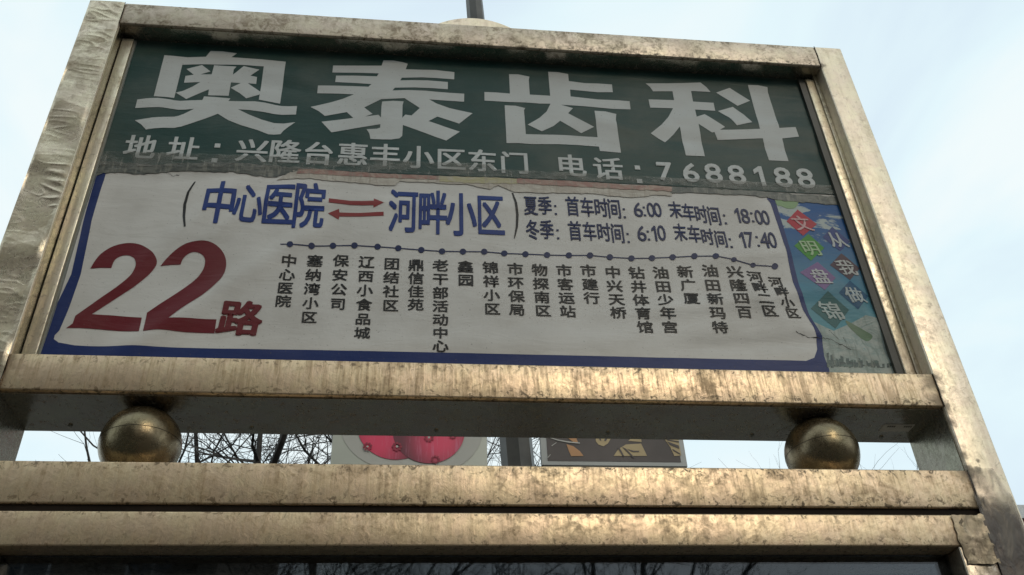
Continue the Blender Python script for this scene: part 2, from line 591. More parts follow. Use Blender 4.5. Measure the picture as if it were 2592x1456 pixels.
# caps and seams where the rails butt against the posts
for nm, x, z0, z1 in (('seam', XL, Z1, TOP), ('seam', XR, Z1, TOP), ('seam', XR, Z3, Z2), ('seam', XR, Z5, Z4), ('seam', XL, Z3, Z2)):
    V, F = [], []
    rnd = random.Random(int(z0 * 100))
    n = 16
    for i in range(n + 1):
        t = i / n
        w = .0003 + .0008 * rnd.random()
        dx = .0006 * math.sin(9 * t + z0)
        V += [(x + dx - w, -.0007, z0 + (z1 - z0) * t), (x + dx + w, -.0007, z0 + (z1 - z0) * t), (x + dx, .0015, z0 + (z1 - z0) * t)]
    for i in range(n):
        a = 3 * i
        F += [(a, a + 1, a + 4, a + 3), (a + 1, a + 2, a + 5, a + 4), (a + 2, a, a + 3, a + 5)]
    mesh_obj(nm, V, F, M_seam, S)

# box behind the sheets
box('back_panel', XL, XR, DP - .004, DP - .001, Z2, Z1, M_back, S)

# crinkled film on the left post: a real rumpled skin over its face and side
def film():
    V, F = [], []
    nx, nz = 34, 760
    z0, z1 = 1.9, TOP - .004
    hgt = z1 - z0
    def hh(u, z):
        x = u * XL
        e = min(1, (1 - u) * 9, u * 14 + .1)
        q = .55 + .45 * noise.noise(Vector((0, 3, z * 5)))
        c = noise.noise(Vector((x * 16 + 2 * noise.noise(Vector((x * 9, 1, z * 11))), 5, z * 48 + 9 * x)))
        rdg = (1 - abs(c) * 2.2) ** 3 if abs(c) < .45 else 0
        s = noise.noise(Vector((x * 34, 9, z * 26)))
        wide = noise.noise(Vector((x * 12, 2, z * 13)))
        patch = max(0, min(1, .5 + 1.6 * noise.noise(Vector((x * 5, 11, z * 7)))))
        return .0007 + max(0, e * (max(0, rdg) * .0030 * q * patch * min(1, .15 + u * 1.3) + .0007 * s * patch + .0052 * wide) + .0016)
    for j in range(nz + 1):
        z = z0 + hgt * j / nz
        for i in range(nx + 1):
            u = i / nx
            V.append((u * (XL + .001) - .0005, -.0008 - hh(u, z), z))
    for j in range(nz):
        for i in range(nx):
            a = j * (nx + 1) + i
            F.append((a, a + 1, a + nx + 2, a + nx + 1))
    o = mesh_obj('crinkled_film', V, F, M_film, post_l, smooth=True)
    return o
film()

# inner trim strips that hold the sheets
for x0, x1, lb in ((.0785, .1035, None), (XR - .031, XR - .010, None)):
    s = box('trim_strip', x0, x1, .033, YB + .006, Z2 - .004, Z1 - .012, M_trim, S, .0015)
    for a, b in ((x0 - .0030, x0 - .0004),) if x0 < .5 else ((x1 + .0004, x1 + .0030),):
        box('groove', a, b, .037, .050, Z2 - .004, Z1 - .004, M_seam, s)
box('inner_lip', XR - .0095, XR - .0002, .030, .046, Z2 - .004, Z1 - .002, M_trim, S, .001)
box('edge_strip', .1038, .1075, .040, .050, Z2 - .004, Z1 - .01, M_under, S)
box('edge_strip', XR - .047, XR - .0312, .0375, .056, Z2 - .004, Z1 - .01, plain('gap_shade', (.05, .048, .036), rough=.5, var=.3), S)  # dark strip stands in for the shaded gap beside the trim

# top crest plate: low arch standing on the back edge of the top rail
def crest():
    x0, x1, z0 = .790, .972, TOP - .001
    n = 40
    pr = []
    for i in range(n + 1):
        t = i / n
        x = x0 + (x1 - x0) * t
        pr.append((x, z0 + .031 * (1 - (2 * t - 1) ** 2)))
    V, F = [], []
    for y in (.004, DP - .01):
        for x, z in pr: V.append((x, y, z))
        V.append((x1, y, z0 - .0005)); V.append((x0, y, z0 - .0005))
    m = n + 3
    F.append(tuple(range(m))[::-1]); F.append(tuple(m + i for i in range(m)))
    for i in range(m):
        F.append((i, (i + 1) % m, m + (i + 1) % m, m + i))
    o = mesh_obj('crest_plate', V, F, M_post, S)
crest()

# the two steel balls between crossbars
def ball(cx, parent=S):
    bm = bmesh.new()
    bmesh.ops.create_uvsphere(bm, u_segments=64, v_segments=40, radius=.0665)
    zc = (Z3 - .002 + Z4) / 2
    for v in bm.verts:
        v.co = v.co + Vector((cx, .068, zc))
    o = bm_obj('ball', bm, M_ball, parent, smooth=True)
    # raised equator weld
    V, F = [], []
    pts = []
    for i in range(49):
        a = 2 * math.pi * i / 48
        pts.append(Vector((cx + .0663 * math.cos(a), .068 + .0663 * math.sin(a), zc + .004 * math.cos(a + 1))))
    tube(V, F, pts, [.0006] * 49, 4)
    mesh_obj('weld_line', V, F, M_seam, o)
ball(.300)
ball(1.504)

# paper sticker on the shiny underside, right
def sticker():
    c = [(1.643, .066), (1.704, .066), (1.704, .095), (1.643, .095)]
    z = Z3 - .0028
    V = [(x, y, z) for x, y in c] + [(x, y, z + .0004) for x, y in c]
    o = mesh_obj('sticker', V, [(0, 3, 2, 1), (4, 5, 6, 7), (0, 1, 5, 4), (1, 2, 6, 5), (2, 3, 7, 6), (3, 0, 4, 7)], plain('sticker_paper', (.42, .43, .42), rough=.6), S)
    V, F = [], []
    for x0, x1 in ((1.652, .1), (1.685, .1)):
        for k in range(4):
            b = len(V)
            xx = x0 + k * .0042
            V += [(xx, .071, z - .0004), (xx + .0030, .071, z - .0004), (xx + .0030, .077, z - .0004), (xx, .077, z - .0004)]
            F.append((b, b + 3, b + 2, b + 1))
    mesh_obj('printed_marks', V, F, plain('sticker_ink', (.04, .04, .04)), o)
sticker()

# tape wound round the right post; its dark reflection painted in, denser lower down
def tape():
    V, F = [], []
    nx, nz = 22, 200
    z1, z0 = Z4 + .004, 1.75
    for j in range(nz + 1):
        z = z0 + (z1 - z0) * j / nz
        for i in range(nx + 1):
            u = i / nx
            w = .0016 * noise.noise(Vector((u * 3, 1, z * 30))) + .0012 * noise.noise(Vector((u * 6 + z * 20, 4, z * 9)))
            x = XR - .006 + u * (WD - XR + .0005 - max(0, .016 * min(1, (z - Z5 - .02) / (Z4 - Z5 - .02))) * 1.0)
            zz = z + ((.004 * (1 - u) - .004 * u * u + .0012 * math.sin(u * 17)) if j == nz else 0)
            V.append((x, -.0016 - abs(w) * .8, zz))
    for j in range(nz):
        for i in range(nx):
            a = j * (nx + 1) + i
            F.append((a, a + 1, a + nx + 2, a + nx + 1))
    k = NM('film_painted_reflection')
    n_ = k.noise(1, 5, .6, scale=(30, 30, 14), dist=.8)
    gz = k.n('ShaderNodeSeparateXYZ')
    k.l(k.coord(), gz.inputs[0])
    down = k.ramp(gz.outputs['Z'], Z4 - .105, Z4 - .03, 1.02, .34)
    wear = k.ramp(n_, .35, .65, -.30, .26)
    k.set(Base_Color=k.mix(k.ramp(n_, .4, .6), (.065, .046, .038), (.12, .095, .068)), Roughness=.34, Metallic=.1,
          Alpha=k.math('MINIMUM', k.math('MAXIMUM', k.math('ADD', down, wear), .04), 1.0), Normal=k.bump(n_, .5, .004))
    o = mesh_obj('tape_wrap', V, F, k.m, post_r, smooth=True)
tape()

box('gap_shade_filler', XL + .001, XR - .001, .006, .060, Z6 - .003, Z5 + .003, M_seam, S)  # dark filler stands in for the shade between the two rails
# lower case: a framed door of dark glass below the middle crossbar
r3 = box('case_top_rail', XL, XR - .0045, .0015, DP, Z7, Z6, M_rail3, S, .003)
M_stile = steel('steel_stile', tint=(.50, .44, .34), dirt=.6, streak=.35, spots=.5, rough=.32, seed=11)
box('case_stile', XR - .064, XR - .0045, .0015, DP - .02, .75, Z7 - .0004, M_stile, S, .0025)
box('case_stile', XL + .0045, XL + .064, .0015, DP - .02, .75, Z7 - .0004, M_stile, S, .0025)
box('case_bottom_rail', XL, XR, .0015, DP, .68, .7496, M_rail3, S, .0025)
box('seam', XR - .0042, XR - .0003, .003, DP - .01, .75, Z6, M_seam, S)
# crumpled tape at the upper right corner of that door
def corner_tape():
    V, F = [], []
    n = 26
    for j in range(n + 1):
        for i in range(n + 1):
            u, v = i / n, j / n
            x = XR - .060 + u * .058 + .006 * noise.noise(Vector((0, 2, v * 5)))
            z = Z6 - .002 - v * .085 + .006 * noise.noise(Vector((u * 5, 7, 0)))
            w = (1 - min(1, 3.2 * abs(noise.noise(Vector((u * 2.2 + v * 1.5, 1.3, v * 1.6 - u * 1.2)))))) * .0014
            V.append((x, -.0010 - w, z))
    for j in range(n):
        for i in range(n):
            a = j * (n + 1) + i
            F.append((a, a + n + 1, a + n + 2, a + 1))
    mesh_obj('corner_tape', V, F, steel('tape_corner_film', tint=(.50, .41, .28), dirt=.9, streak=.6, spots=.8, rough=.42, seed=12, metal=.6), r3, smooth=True)
corner_tape()
k = NM('dark_glass')
gl = k.n('ShaderNodeBsdfGlossy'); gl.inputs['Roughness'].default_value = .02; gl.inputs['Color'].default_value = (.95, .97, 1, 1)
tr = k.n('ShaderNodeBsdfTransparent'); tr.inputs['Color'].default_value = (.62, .66, .68, 1)
fr = k.n('ShaderNodeFresnel'); fr.inputs['IOR'].default_value = 1.5
ms = k.n('ShaderNodeMixShader')
k.l(k.math('MULTIPLY', fr.outputs[0], 1.15), ms.inputs[0]); k.l(tr.outputs[0], ms.inputs[1]); k.l(gl.outputs[0], ms.inputs[2]); k.l(ms.outputs[0], k.o.inputs['Surface'])
box('glass_pane', XL + .0605, XR - .0605, .040, .0445, .7505, Z7 - .001, k.m, S)
box('case_back', XL + .06, XR - .06, DP - .016, DP - .012, .75, Z7 - .001, plain('case_back_blue', (.018, .032, .06), rough=.5, var=.4, scale=3), S)
box('notice_sheet', .62, 1.474, .060, .0615, .9, Z(-1.296), plain('notice_paper', (.105, .125, .13), rough=.6, var=.25, scale=5), S)

# ------------------------------------------------------------------ green advert sheet
adv_outline = [(90, 20), (2300, 140), (2175, 512), (2125, 494), (2020, 489), (1906, 484), (1750, 475), (1620, 467), (1502, 461), (1380, 455), (1250, 449),
               (1130, 446), (1000, 441), (870, 434), (756, 428), (700, 424), (620, 421), (520, 424), (440, 419), (330, 424), (246, 415), (195, 418)]
adv = printed_shape('advert_sheet', [adv_outline], M_green, S, .0012, .02, 'dark green dental clinic advert sheet with white writing')
s1 = 450 / 2576
AO = zl(330, 110, s1, [(495,178),(640,188),(830,208),(1095,200),(1165,115),(1330,122),(1545,150),(1465,207),(1900,240),(2252,272),(2170,880),(2010,850),(1862,820),(1935,345),(1700,330),(1400,318),(1050,310),(755,318),(638,805),(500,790),(342,780)])
AO2 = zl(330, 110, s1, [(815,380),(1040,322),(1162,415),(1015,458),(1180,458),(1215,325),(1540,350),(1500,390),(1485,460),(1645,345),(1872,392),(1740,470),(1835,488),(1822,582),(1700,572),(1890,705),(1868,745),(1680,802),(1590,730),(1455,650),(1600,575),(1458,570),(1425,765),(1128,760),(1140,675),(1000,735),(812,820),(660,725),(760,700),(900,635),(1015,568),(780,578),(800,480),(920,462)])
AO3 = zl(330, 110, s1, [(105,830),(240,812),(400,805),(560,825),(640,840),(720,848),(880,838),(1045,830),(1070,778),(1230,785),(1450,805),(1420,843),(1600,846),(1800,845),(1950,865),(2080,895),(2190,915),(2300,918),(2415,912),(2400,1035),(2200,1042),(2080,1030),(1900,995),(1720,972),(1560,962),(1720,1040),(1900,1110),(2080,1158),(2220,1165),(2390,1145),(2290,1215),(2220,1270),(2175,1325),(2080,1330),(2000,1325),(1840,1260),(1600,1195),(1420,1125),(1270,1032),(1100,1100),(870,1180),(740,1222),(640,1242),(480,1240),(330,1250),(230,1265),(160,1190),(70,1132),(230,1105),(320,1090),(420,1082),(640,1078),(700,1065),(780,1035),(925,960),(800,972),(700,975),(560,955),(480,943),(400,938),(250,945),(75,955)])
TAI = zl(770, 130, s1, [(420,212),(1120,218),(1150,140),(1290,145),(1420,170),(1500,195),(1470,272),(1700,280),(1900,285),(2175,315),(2172,422),(1900,400),(1700,390),(1415,393),(1390,432),(1600,430),(1800,435),(2080,460),(2080,562),(1850,545),(1600,535),(1315,540),(1278,582),(1500,575),(1750,582),(2000,605),(2317,630),(2315,742),(2000,722),(1810,708),(1920,770),(2100,830),(2440,908),(2245,1058),(1930,958),(1800,1025),(2255,1175),(2058,1303),(1900,1250),(1430,1078),(1420,1235),(1380,1270),(1260,1285),(1120,1282),(960,1275),(945,1200),(905,1138),(1050,1130),(1100,1115),(1105,1065),(395,1180),(310,1090),(250,1025),(450,1005),(712,975),(618,888),(300,942),(210,870),(92,810),(400,740),(560,695),(720,632),(500,618),(188,608),(200,500),(500,503),(700,510),(930,522),(975,483),(750,465),(450,450),(462,358),(700,360),(1055,372),(1080,330),(800,320),(408,312)])
TAIH = zl(770, 130, s1, [(870,820),(1115,705),(1455,692),(1675,835),(1555,942),(1465,930),(1420,975),(1425,790),(1440,738),(1290,728),(1130,738),(1120,800),(1112,970),(1075,930),(880,955),(990,915)])
CHI = zl(1200, 160, s1, [(148,435),(330,440),(518,453),(505,172),(640,175),(800,208),(790,260),(805,468),(1100,487),(1072,133),(1220,140),(1360,168),(1370,270),(1600,300),(1800,305),(1995,318),(2008,433),(1780,432),(1600,415),(1388,395),(1395,495),(1800,540),(2080,550),(2250,562),(2265,682),(2000,672),(1700,645),(1500,630),(1255,615),(1430,665),(1360,738),(1735,935),(1550,1022),(1245,845),(1150,920),(980,997),(775,900),(950,800),(1050,710),(1105,600),(950,598),(750,582),(500,575),(150,555)])
CHI2 = zl(1200, 160, s1, [(442,622),(600,628),(740,660),(722,690),(748,1038),(1300,1050),(1788,1080),(1742,700),(1900,710),(2057,748),(2050,830),(2128,1303),(1822,1277),(1808,1215),(1500,1190),(1200,1182),(850,1180),(650,1165),(470,1165)])
KE = zl(1600, 180, s1, [(192,188),(500,190),(985,178),(1070,245),(1132,315),(850,303),(878,455),(1175,472),(1200,590),(908,572),(928,683),(1045,642),(1200,740),(1340,825),(1268,865),(1845,853),(1675,208),(1820,212),(1958,238),(1965,310),(2125,845),(2360,830),(2415,958),(2170,985),(2263,1313),(1980,1300),(1890,985),(1240,1000),(1190,895),(1155,902),(958,778),(1052,1240),(778,1228),(688,815),(600,920),(478,1030),(270,905),(420,790),(520,680),(590,552),(258,542),(235,420),(605,433),(582,305),(302,305),(255,240)])
KE2 = zl(1600, 180, s1, [(1215,322),(1410,253),(1705,440),(1525,515)])
KE3 = zl(1600, 180, s1, [(1240,592),(1455,530),(1610,640),(1732,762),(1512,805),(1400,690)])
def join_shapes(name, shapes, mat, parent, off, step=.02):
    bm = bmesh.new()
    for loops in shapes:
        b2 = lay(loops, off, step)
        tmp = bpy.data.meshes.new('t'); b2.to_mesh(tmp); b2.free()
        bm.from_mesh(tmp); bpy.data.meshes.remove(tmp)
    return bm_obj(name, bm, mat, parent, smooth=True)
join_shapes('headline_character', [[AO], [AO2], [AO3]], M_wink, adv, .0019)
join_shapes('headline_character', [[TAI, TAIH]], M_wink, adv, .0019)
join_shapes('headline_character', [[CHI], [CHI2]], M_wink, adv, .0019)
join_shapes('headline_character', [[KE], [KE2], [KE3]], M_wink, adv, .0019)
lettering('address_lettering', [('地',356,374,84,62),('址',465,378,84,62),('：',547,390,14,38)], M_wink, adv, .0019, bold=.022)
lettering('address_lettering', [('兴',639,383,84,62),('隆',721,385,84,62),('台',806,390,82,62),
    ('惠',893,391,82,60),('丰',975,394,80,60),('小',1059,399,80,60),('区',1141,404,78,58),('东',1221,408,78,58),('门',1302,413,78,58)], M_wink, adv, .0019, bold=.022)
lettering('telephone_lettering', [('电',1445,420,78,58),('话',1539,427,78,58),('：',1616,442,13,34)], M_wink, adv, .0019, bold=.022)
lettering('telephone_number', [
    ('7',1683,435,36,44),('6',1748,438,38,45),('8',1805,440,40,46),('8',1864,444,40,46),('1',1922,447,24,46),('8',1981,450,40,46),('8',2038,453,40,46)], M_wink, adv, .0019, bold=.035)

# ------------------------------------------------------------------ route sheet
rs_outline = [(60, 960), (95, 840), (175, 640), (225, 470), (215, 405), (1000, 420), (2160, 480), (2330, 960), (1400, 940)]
rs = printed_shape('route_sheet', [rs_outline], M_white, S, .0002, .012, 'white route 22 sheet with blue border and station list')
# blue border band, rounded corners
outer = [(228, 436), (247, 437), (262, 380 + 40), (300, 424)]
bo = [(232, 430), (270, 432), (262, 462), (232, 560), (204, 694), (178, 770), (152, 839), (140, 852), (138, 862), (150, 871), (190, 876), (301, 880), (420, 880), (560, 884), (650, 885), (800, 888), (1100, 894), (1400, 901), (1700, 907), (2000, 913),
      (2040, 914), (2061, 906), (2069, 884), (2067, 850), (2059, 829), (2033, 785), (2007, 716), (1989, 635), (1960, 545), (1950, 515), (1940, 503), (1958, 500), (1965, 518), (1982, 575), (2004, 650), (2022, 723), (2048, 796), (2081, 851),
      (2086, 902), (2099, 937), (2102, 960), (1400, 945), (60, 925), (104, 891), (130, 800), (180, 694), (210, 570), (240, 460)]
printed_shape('blue_border', [bo], M_border, rs, .0006, .016)
s2 = 540 / 2576
T1 = zl(150, 590, s2, [(375,428),(420,350),(500,250),(620,170),(740,130),(860,118),(980,140),(1080,200),(1150,270),(1182,350),(1150,430),(1060,530),(900,660),(700,790),(550,890),(400,992),(600,995),(800,1010),(998,1025),(970,1207),(800,1195),(500,1170),(280,1160),(90,1168),(170,1110),(200,1010),(300,940),(500,800),(700,665),(850,540),(910,450),(928,380),(905,310),(850,275),(780,270),(700,300),(655,350),(628,422),(500,418)])
T2 = zl(150, 590, s2, [(1222,402),(1290,320),(1400,220),(1520,145),(1640,112),(1760,105),(1870,135),(1960,210),(2010,310),(2015,420),(1980,530),(1900,630),(1740,770),(1550,890),(1440,965),(1330,1052),(1600,1048),(1900,1048),(1875,1215),(1500,1205),(1200,1193),(1020,1208),(1060,965),(1200,870),(1450,710),(1650,560),(1740,440),(1762,340),(1735,275),(1670,240),(1600,242),(1530,280),(1485,335),(1465,385),(1350,388)])
def soften(pts, keep):
    """insert rounded points except around the sharp ones"""
    o = []
    N = len(pts)
    for i in range(N):
        p0, p1, p2, p3 = pts[i - 1], pts[i], pts[(i + 1) % N], pts[(i + 2) % N]
        o.append(p1)
        if i in keep or (i + 1) % N in keep:
            continue
        for t in (1 / 3, 2 / 3):
            o.append(tuple(.5 * (2 * p1[j] + (p2[j] - p0[j]) * t + (2 * p0[j] - 5 * p1[j] + 4 * p2[j] - p3[j]) * t * t
                     + (3 * p1[j] - p0[j] - 3 * p2[j] + p3[j]) * t ** 3) for j in (0, 1)))
    return o
T1 = soften(T1, {0, 15, 18, 19, 23, 25, 37, 15})
T2 = soften(T2, {0, 15, 17, 18, 21, 22, 33})
printed_shape('route_number', [T1], M_red, rs, .0009, .014)
printed_shape('route_number', [T2], M_red, rs, .0009, .014)
lettering('route_character', [('路', 609, 806, 114, 90)], M_red, rs, .0009, bold=.030, shear=.06)
lettering('terminus_lettering', [('中',556,514,92,116),('心',630,516,78,106),('医',705,518,84,114),('院',782,522,84,122)], M_blue, rs, .0009, bold=.022)
lettering('terminus_lettering', [('河',1021,534,76,116),('畔',1095,538,78,118),('小',1167,543,80,116),('区',1241,544,74,112)], M_blue, rs, .0009, bold=.022)
par1 = zl(0, 400, .3456, [(1435,170),(1422,172),(1370,250),(1342,340),(1338,430),(1350,518),(1364,515),(1358,430),(1364,340),(1388,250)])
par2 = zl(650, 430, .3386, [(1905,172),(1918,175),(1945,250),(1957,340),(1952,430),(1928,517),(1922,512),(1935,430),(1938,340),(1927,250)])
join_shapes('bracket_mark', [[par1]], M_black, rs, .0009)
join_shapes('bracket_mark', [[par2]], M_black, rs, .0009)
ar1 = zl(650, 430, .3386, [(540,220),(700,241),(790,243),(875,240),(875,222),(950,253),(872,290),(872,272),(790,274),(700,271),(538,252)])
ar2 = zl(650, 430, .3386, [(532,330),(615,298),(618,324),(780,326),(948,318),(948,347),(780,353),(618,354),(612,378)])
printed_shape('arrow', [ar1], M_arrow, rs, .0009)
printed_shape('arrow', [ar2], M_arrow, rs, .0009)
c_ = 5.5
lettering('summer_timetable', [('夏',1343,521,36,52),('季',1379,521,36,50),('：',1406,533,5.5,20),('首',1449,523,36,52),('车',1486,525,36,50),('时',1521,526,36,50),('间',1554,529,36,52),('：',1580,541,5.5,20),
    ('6',1615,532,22,36),(':',1631,536,5.5,20),('0',1647,532,19,36),('0',1664,532,19,36)], M_navy, rs, .0009, bold=.020)
lettering('summer_timetable', [('末',1709,532,34,46),('车',1742,538,33,46),('时',1774,543,33,48),('间',1807,547,35,50),('：',1835,556,5.5,20)], M_navy, rs, .0009, bold=.020)
lettering('summer_timetable', [('1',1867,546,12,36),('8',1886,548,20,36),(':',1904,551,5.5,20),('0',1920,551,18,36),('0',1937,552,18,36)], M_navy, rs, .0009, bold=.020)
lettering('winter_timetable', [('冬',1348,582,36,52),('季',1384,582,36,50),('：',1412,594,5.5,20),('首',1455,585,36,52),('车',1492,586,36,50),('时',1528,588,36,50),('间',1563,591,36,52),('：',1590,603,5.5,20),
    ('6',1624,592,22,38),(':',1641,597,5.5,20),('1',1656,592,12,38),('0',1674,591,20,38)], M_navy, rs, .0009, bold=.020)
lettering('winter_timetable', [('末',1721,589,34,46),('车',1757,593,34,46),('时',1790,600,33,44),('间',1824,606,33,46),('：',1849,617,5.5,20)], M_navy, rs, .0009, bold=.020)
lettering('winter_timetable', [('1',1879,609,12,40),('7',1897,609,20,40),(':',1917,613,5.5,22),('4',1934,610,22,40),('0',1954,610,19,40)], M_navy, rs, .0009, bold=.020)
# station line and dots
D5 = [(250,573),(411,577),(570,572),(731,569),(903,578),(1058,590),(1230,604),(1385,615),(1541,617),(1700,615),(1850,627),(2008,634),(2170,639)]
D6 = [(561,640),(719,641),(867,654),(1028,664),(1181,663),(1336,656),(1498,648),(1656,652),(1791,679),(1936,716),(2100,724)]
dots = zl(650, 430, .3386, D5) + zl(1250, 430, .3386, D6)
lp = [(710, 623)] + dots
up = [(a, b - 1.3) for a, b in lp]; dn = [(a, b + 1.3) for a, b in lp][::-1]
printed_shape('route_line', [up + dn], M_navy, rs, .0009, .02)
for i, (a, b) in enumerate(dots):
    rx, ry = (8.2, 7.4)
    if i in (21, 22): rx, ry = 7.0, 5.4
    printed_shape('station_dot', [[(a + rx * math.cos(t * math.pi / 8), b + ry * math.sin(t * math.pi / 8)) for t in range(16)]], M_navy, rs, .0013, .02)
def z5(a, b): return (650 + .3386 * a, 430 + .3386 * b)
def z6(a, b): return (1250 + .3386 * a, 430 + .3386 * b)
ST = [('中心医院', z5(243,688), z5(198,985)), ('塞纳湾小区', z5(435,683), z5(392,1103)), ('保安公司', z5(630,680), z5(607,1003)),
      ('辽西小食品城', z5(822,690), z5(788,1222)), ('团结社区', z5(1010,703), z5(1000,1015)), ('鼎信佳苑', z5(1192,715), z5(1188,1010)),
      ('老干部活动中心', z5(1373,720), z5(1373,1325)), ('鑫园', z5(1560,728), z5(1563,828)), ('锦祥小区', z5(1747,733), z5(1760,1043)),
      ('市环保局', z5(1933,743), z5(1945,1050)), ('物探南区', z5(2115,750), z5(2140,1055)), ('市客运站', z6(525,753), z6(553,1060)),
      ('市建行', z6(707,753), z6(732,958)), ('中兴天桥', z6(890,765), z6(930,1070)), ('钻井体育馆', z6(1067,770), z6(1130,1180)),
      ('油田少年宫', z6(1248,770), z6(1315,1180)), ('新广厦', z6(1430,762), z6(1475,965)), ('油田新玛特', z6(1617,757), z6(1690,1180)),
      ('兴隆四百', z6(1800,765), z6(1870,1065)), ('河畔二区', z6(1950,800), z6(2060,1060)), ('河畔小区', (1963,714), (2007,793))]
for si, (nm, p, q) in enumerate(ST):
    n = len(nm) - 1
    w, h = (42, 31.5)
    if si == 19: w, h = 40, 29
    if si == 20: w, h = 35, 27
    lettering('station_name', [(ch, p[0] + (q[0] - p[0]) * i / n, p[1] + (q[1] - p[1]) * i / n, w, h) for i, ch in enumerate(nm)], M_black, rs, .0009, bold=.022, shear=-.10 if si > 18 else 0)

# picture printed down the right side of the sheet: sky, clouds, tilted tiles, skyline
k = NM('ink_sky_picture')
gz = k.n('ShaderNodeSeparateXYZ'); k.l(k.coord(), gz.inputs[0])
cl = k.noise(1, 6, .6, scale=(14, 14, 30), dist=.4, loc=(1.3, 0, .4))
grad = k.ramp(gz.outputs['Z'], TOP - .84, TOP - .52, 0, 1)
bl = k.mix(grad, (.10, .27, .31), (.008, .085, .26))
k.b.inputs['Specular IOR Level'].default_value = .2
clm = k.math('MULTIPLY', k.ramp(cl, .50, .56), k.ramp(gz.outputs['Z'], TOP - .64, TOP - .56, 0, .95))
k.set(Base_Color=k.mix(clm, bl, (.42, .46, .43)), Roughness=.4, Normal=k.bump(k.noise(1, 4, .6, scale=(9, 9, 34), dist=.6), .25, .006))
M_pic = k.m
pic = [(1958, 496), (2120, 500), (2175, 600), (2215, 700), (2262, 820), (2325, 950), (2099, 950), (2099, 937), (2086, 902), (2081, 851), (2048, 796), (2022, 723), (2004, 650), (1982, 575), (1965, 518)]
printed_shape('corner_picture', [pic], M_pic, rs, .0005, .014)
pale = [(2060, 815), (2110, 838), (2190, 800), (2262, 820), (2325, 950), (2099, 950), (2099, 937), (2086, 902), (2081, 851)]
printed_shape('picture_haze', [pale], torn_material('ink_pale_haze', ((.24, .30, .27), (.34, .37, .33), (.18, .22, .19))), rs, .0007, .014)
sA, sB, sC = .1382, .1521, .3317
TL = [('文', zl(1950, 480, sA, [(495,370),(850,640),(595,855),(290,590)]), (.42, .012, .035), (.60, .36, .36)),
      ('明', zl(1950, 480, sA, [(690,820),(985,1075),(740,1310),(430,1040)]), (.05, .25, .03), (.38, .52, .30)),
      ('从', zl(1950, 480, sA, [(1125,690),(1450,960),(1275,1140),(955,880)]), (.02, .045, .19), (.48, .5, .5)),
      ('盘', zl(1850, 480, sC, [(660,555),(795,680),(715,770),(525,635)]), (.20, .12, .27), (.5, .5, .5)),
      ('我', zl(1850, 480, sC, [(840,490),(980,605),(905,697),(753,582)]), (.07, .035, .05), (.5, .5, .48)),
      ('锦', zl(1990, 680, sB, [(690,380),(1045,690),(820,1000),(410,665)]), (.03, .12, .12), (.42, .47, .44)),
      ('做', zl(1990, 680, sB, [(1050,215),(1360,470),(1190,690),(870,410)]), (.006, .08, .17), (.45, .5, .5))]
for ch, quad, c, ci in TL:
    printed_shape('picture_tile', [quad], printed('ink_tile', c, dirt=.15), rs, .0009, .02)
    cx = sum(p[0] for p in quad) / 4 + 2; cy = sum(p[1] for p in quad) / 4 + 2
    ww = {'锦': 56, '盘': 46}.get(ch, 46)
    lettering('tile_character', [(ch, cx, cy, ww, ww * .86)], printed('ink_tile_character', ci, dirt=.1), rs, .0014, bold=.018, shear=-.28)
mapp = zl(1990, 680, sB, [(1000,850),(1150,930),(1300,1020),(1440,1120),(1370,1200),(1260,1160),(1130,1040),(1040,950)])
printed_shape('picture_patch', [smooth_loop(mapp)], printed('ink_leaf_green', (.10, .19, .10), dirt=.5), rs, .0009, .02)
bush = zl(1950, 480, sA, [(100,180),(300,140),(520,150),(500,270),(430,350),(300,350),(200,310),(120,290)])
printed_shape('picture_patch', [smooth_loop(bush)], printed('ink_pale_green', (.24, .36, .18), dirt=.45), rs, .0009, .02)
# printed skyline at the foot: uneven dark-green towers
rnd = random.Random(4)
bm = bmesh.new()
x = 2092
while x < 2255:
    w = rnd.uniform(4, 11)
    t = (x - 2092) / 165
    topy = 893 + 26 * t + rnd.uniform(0, 18)
    boty = 932 - rnd.uniform(0, 5)
    if topy < boty - 2:
        b2 = lay([[(x, topy), (x + w, topy + rnd.uniform(-4, 5)), (x + w + 1, boty), (x + 1, boty + 1)]], .0011, .03)
        tmp = bpy.data.meshes.new('t'); b2.to_mesh(tmp); b2.free(); bm.from_mesh(tmp); bpy.data.meshes.remove(tmp)
    x += w * rnd.uniform(.7, 1.2)
bm_obj('picture_skyline', bm, torn_material('ink_skyline', ((.035, .055, .05), (.09, .14, .12), (.20, .22, .18))), rs, smooth=True)
# dark crease lines and cracks
def crack(pts, w, seed, parent, name='crack_line'):
    rnd = random.Random(seed)
    up, dn = [], []
    for i in range(len(pts) - 1):
        for kk in range(5):
            t = kk / 5
            a = pts[i][0] + (pts[i + 1][0] - pts[i][0]) * t; b = pts[i][1] + (pts[i + 1][1] - pts[i][1]) * t
            j = rnd.uniform(-1.6, 1.6)
            q = w * rnd.uniform(.15, 1)
            up.append((a, b + j - q)); dn.append((a + .1, b + j + q))
    printed_shape(name, [up + dn[::-1]], M_black, parent, .0008, .03)
crack([(2015, 840), (2045, 852), (2085, 857), (2102, 860), (2125, 872), (2160, 889)], 1.4, 1, rs)
crack([(2098, 836), (2112, 850), (2127, 863)], 1.2, 2, rs)
crack([(2133, 855), (2142, 872)], 1.8, 3, rs)
crack([(425, 439), (440, 445), (458, 440)], .9, 4, rs)

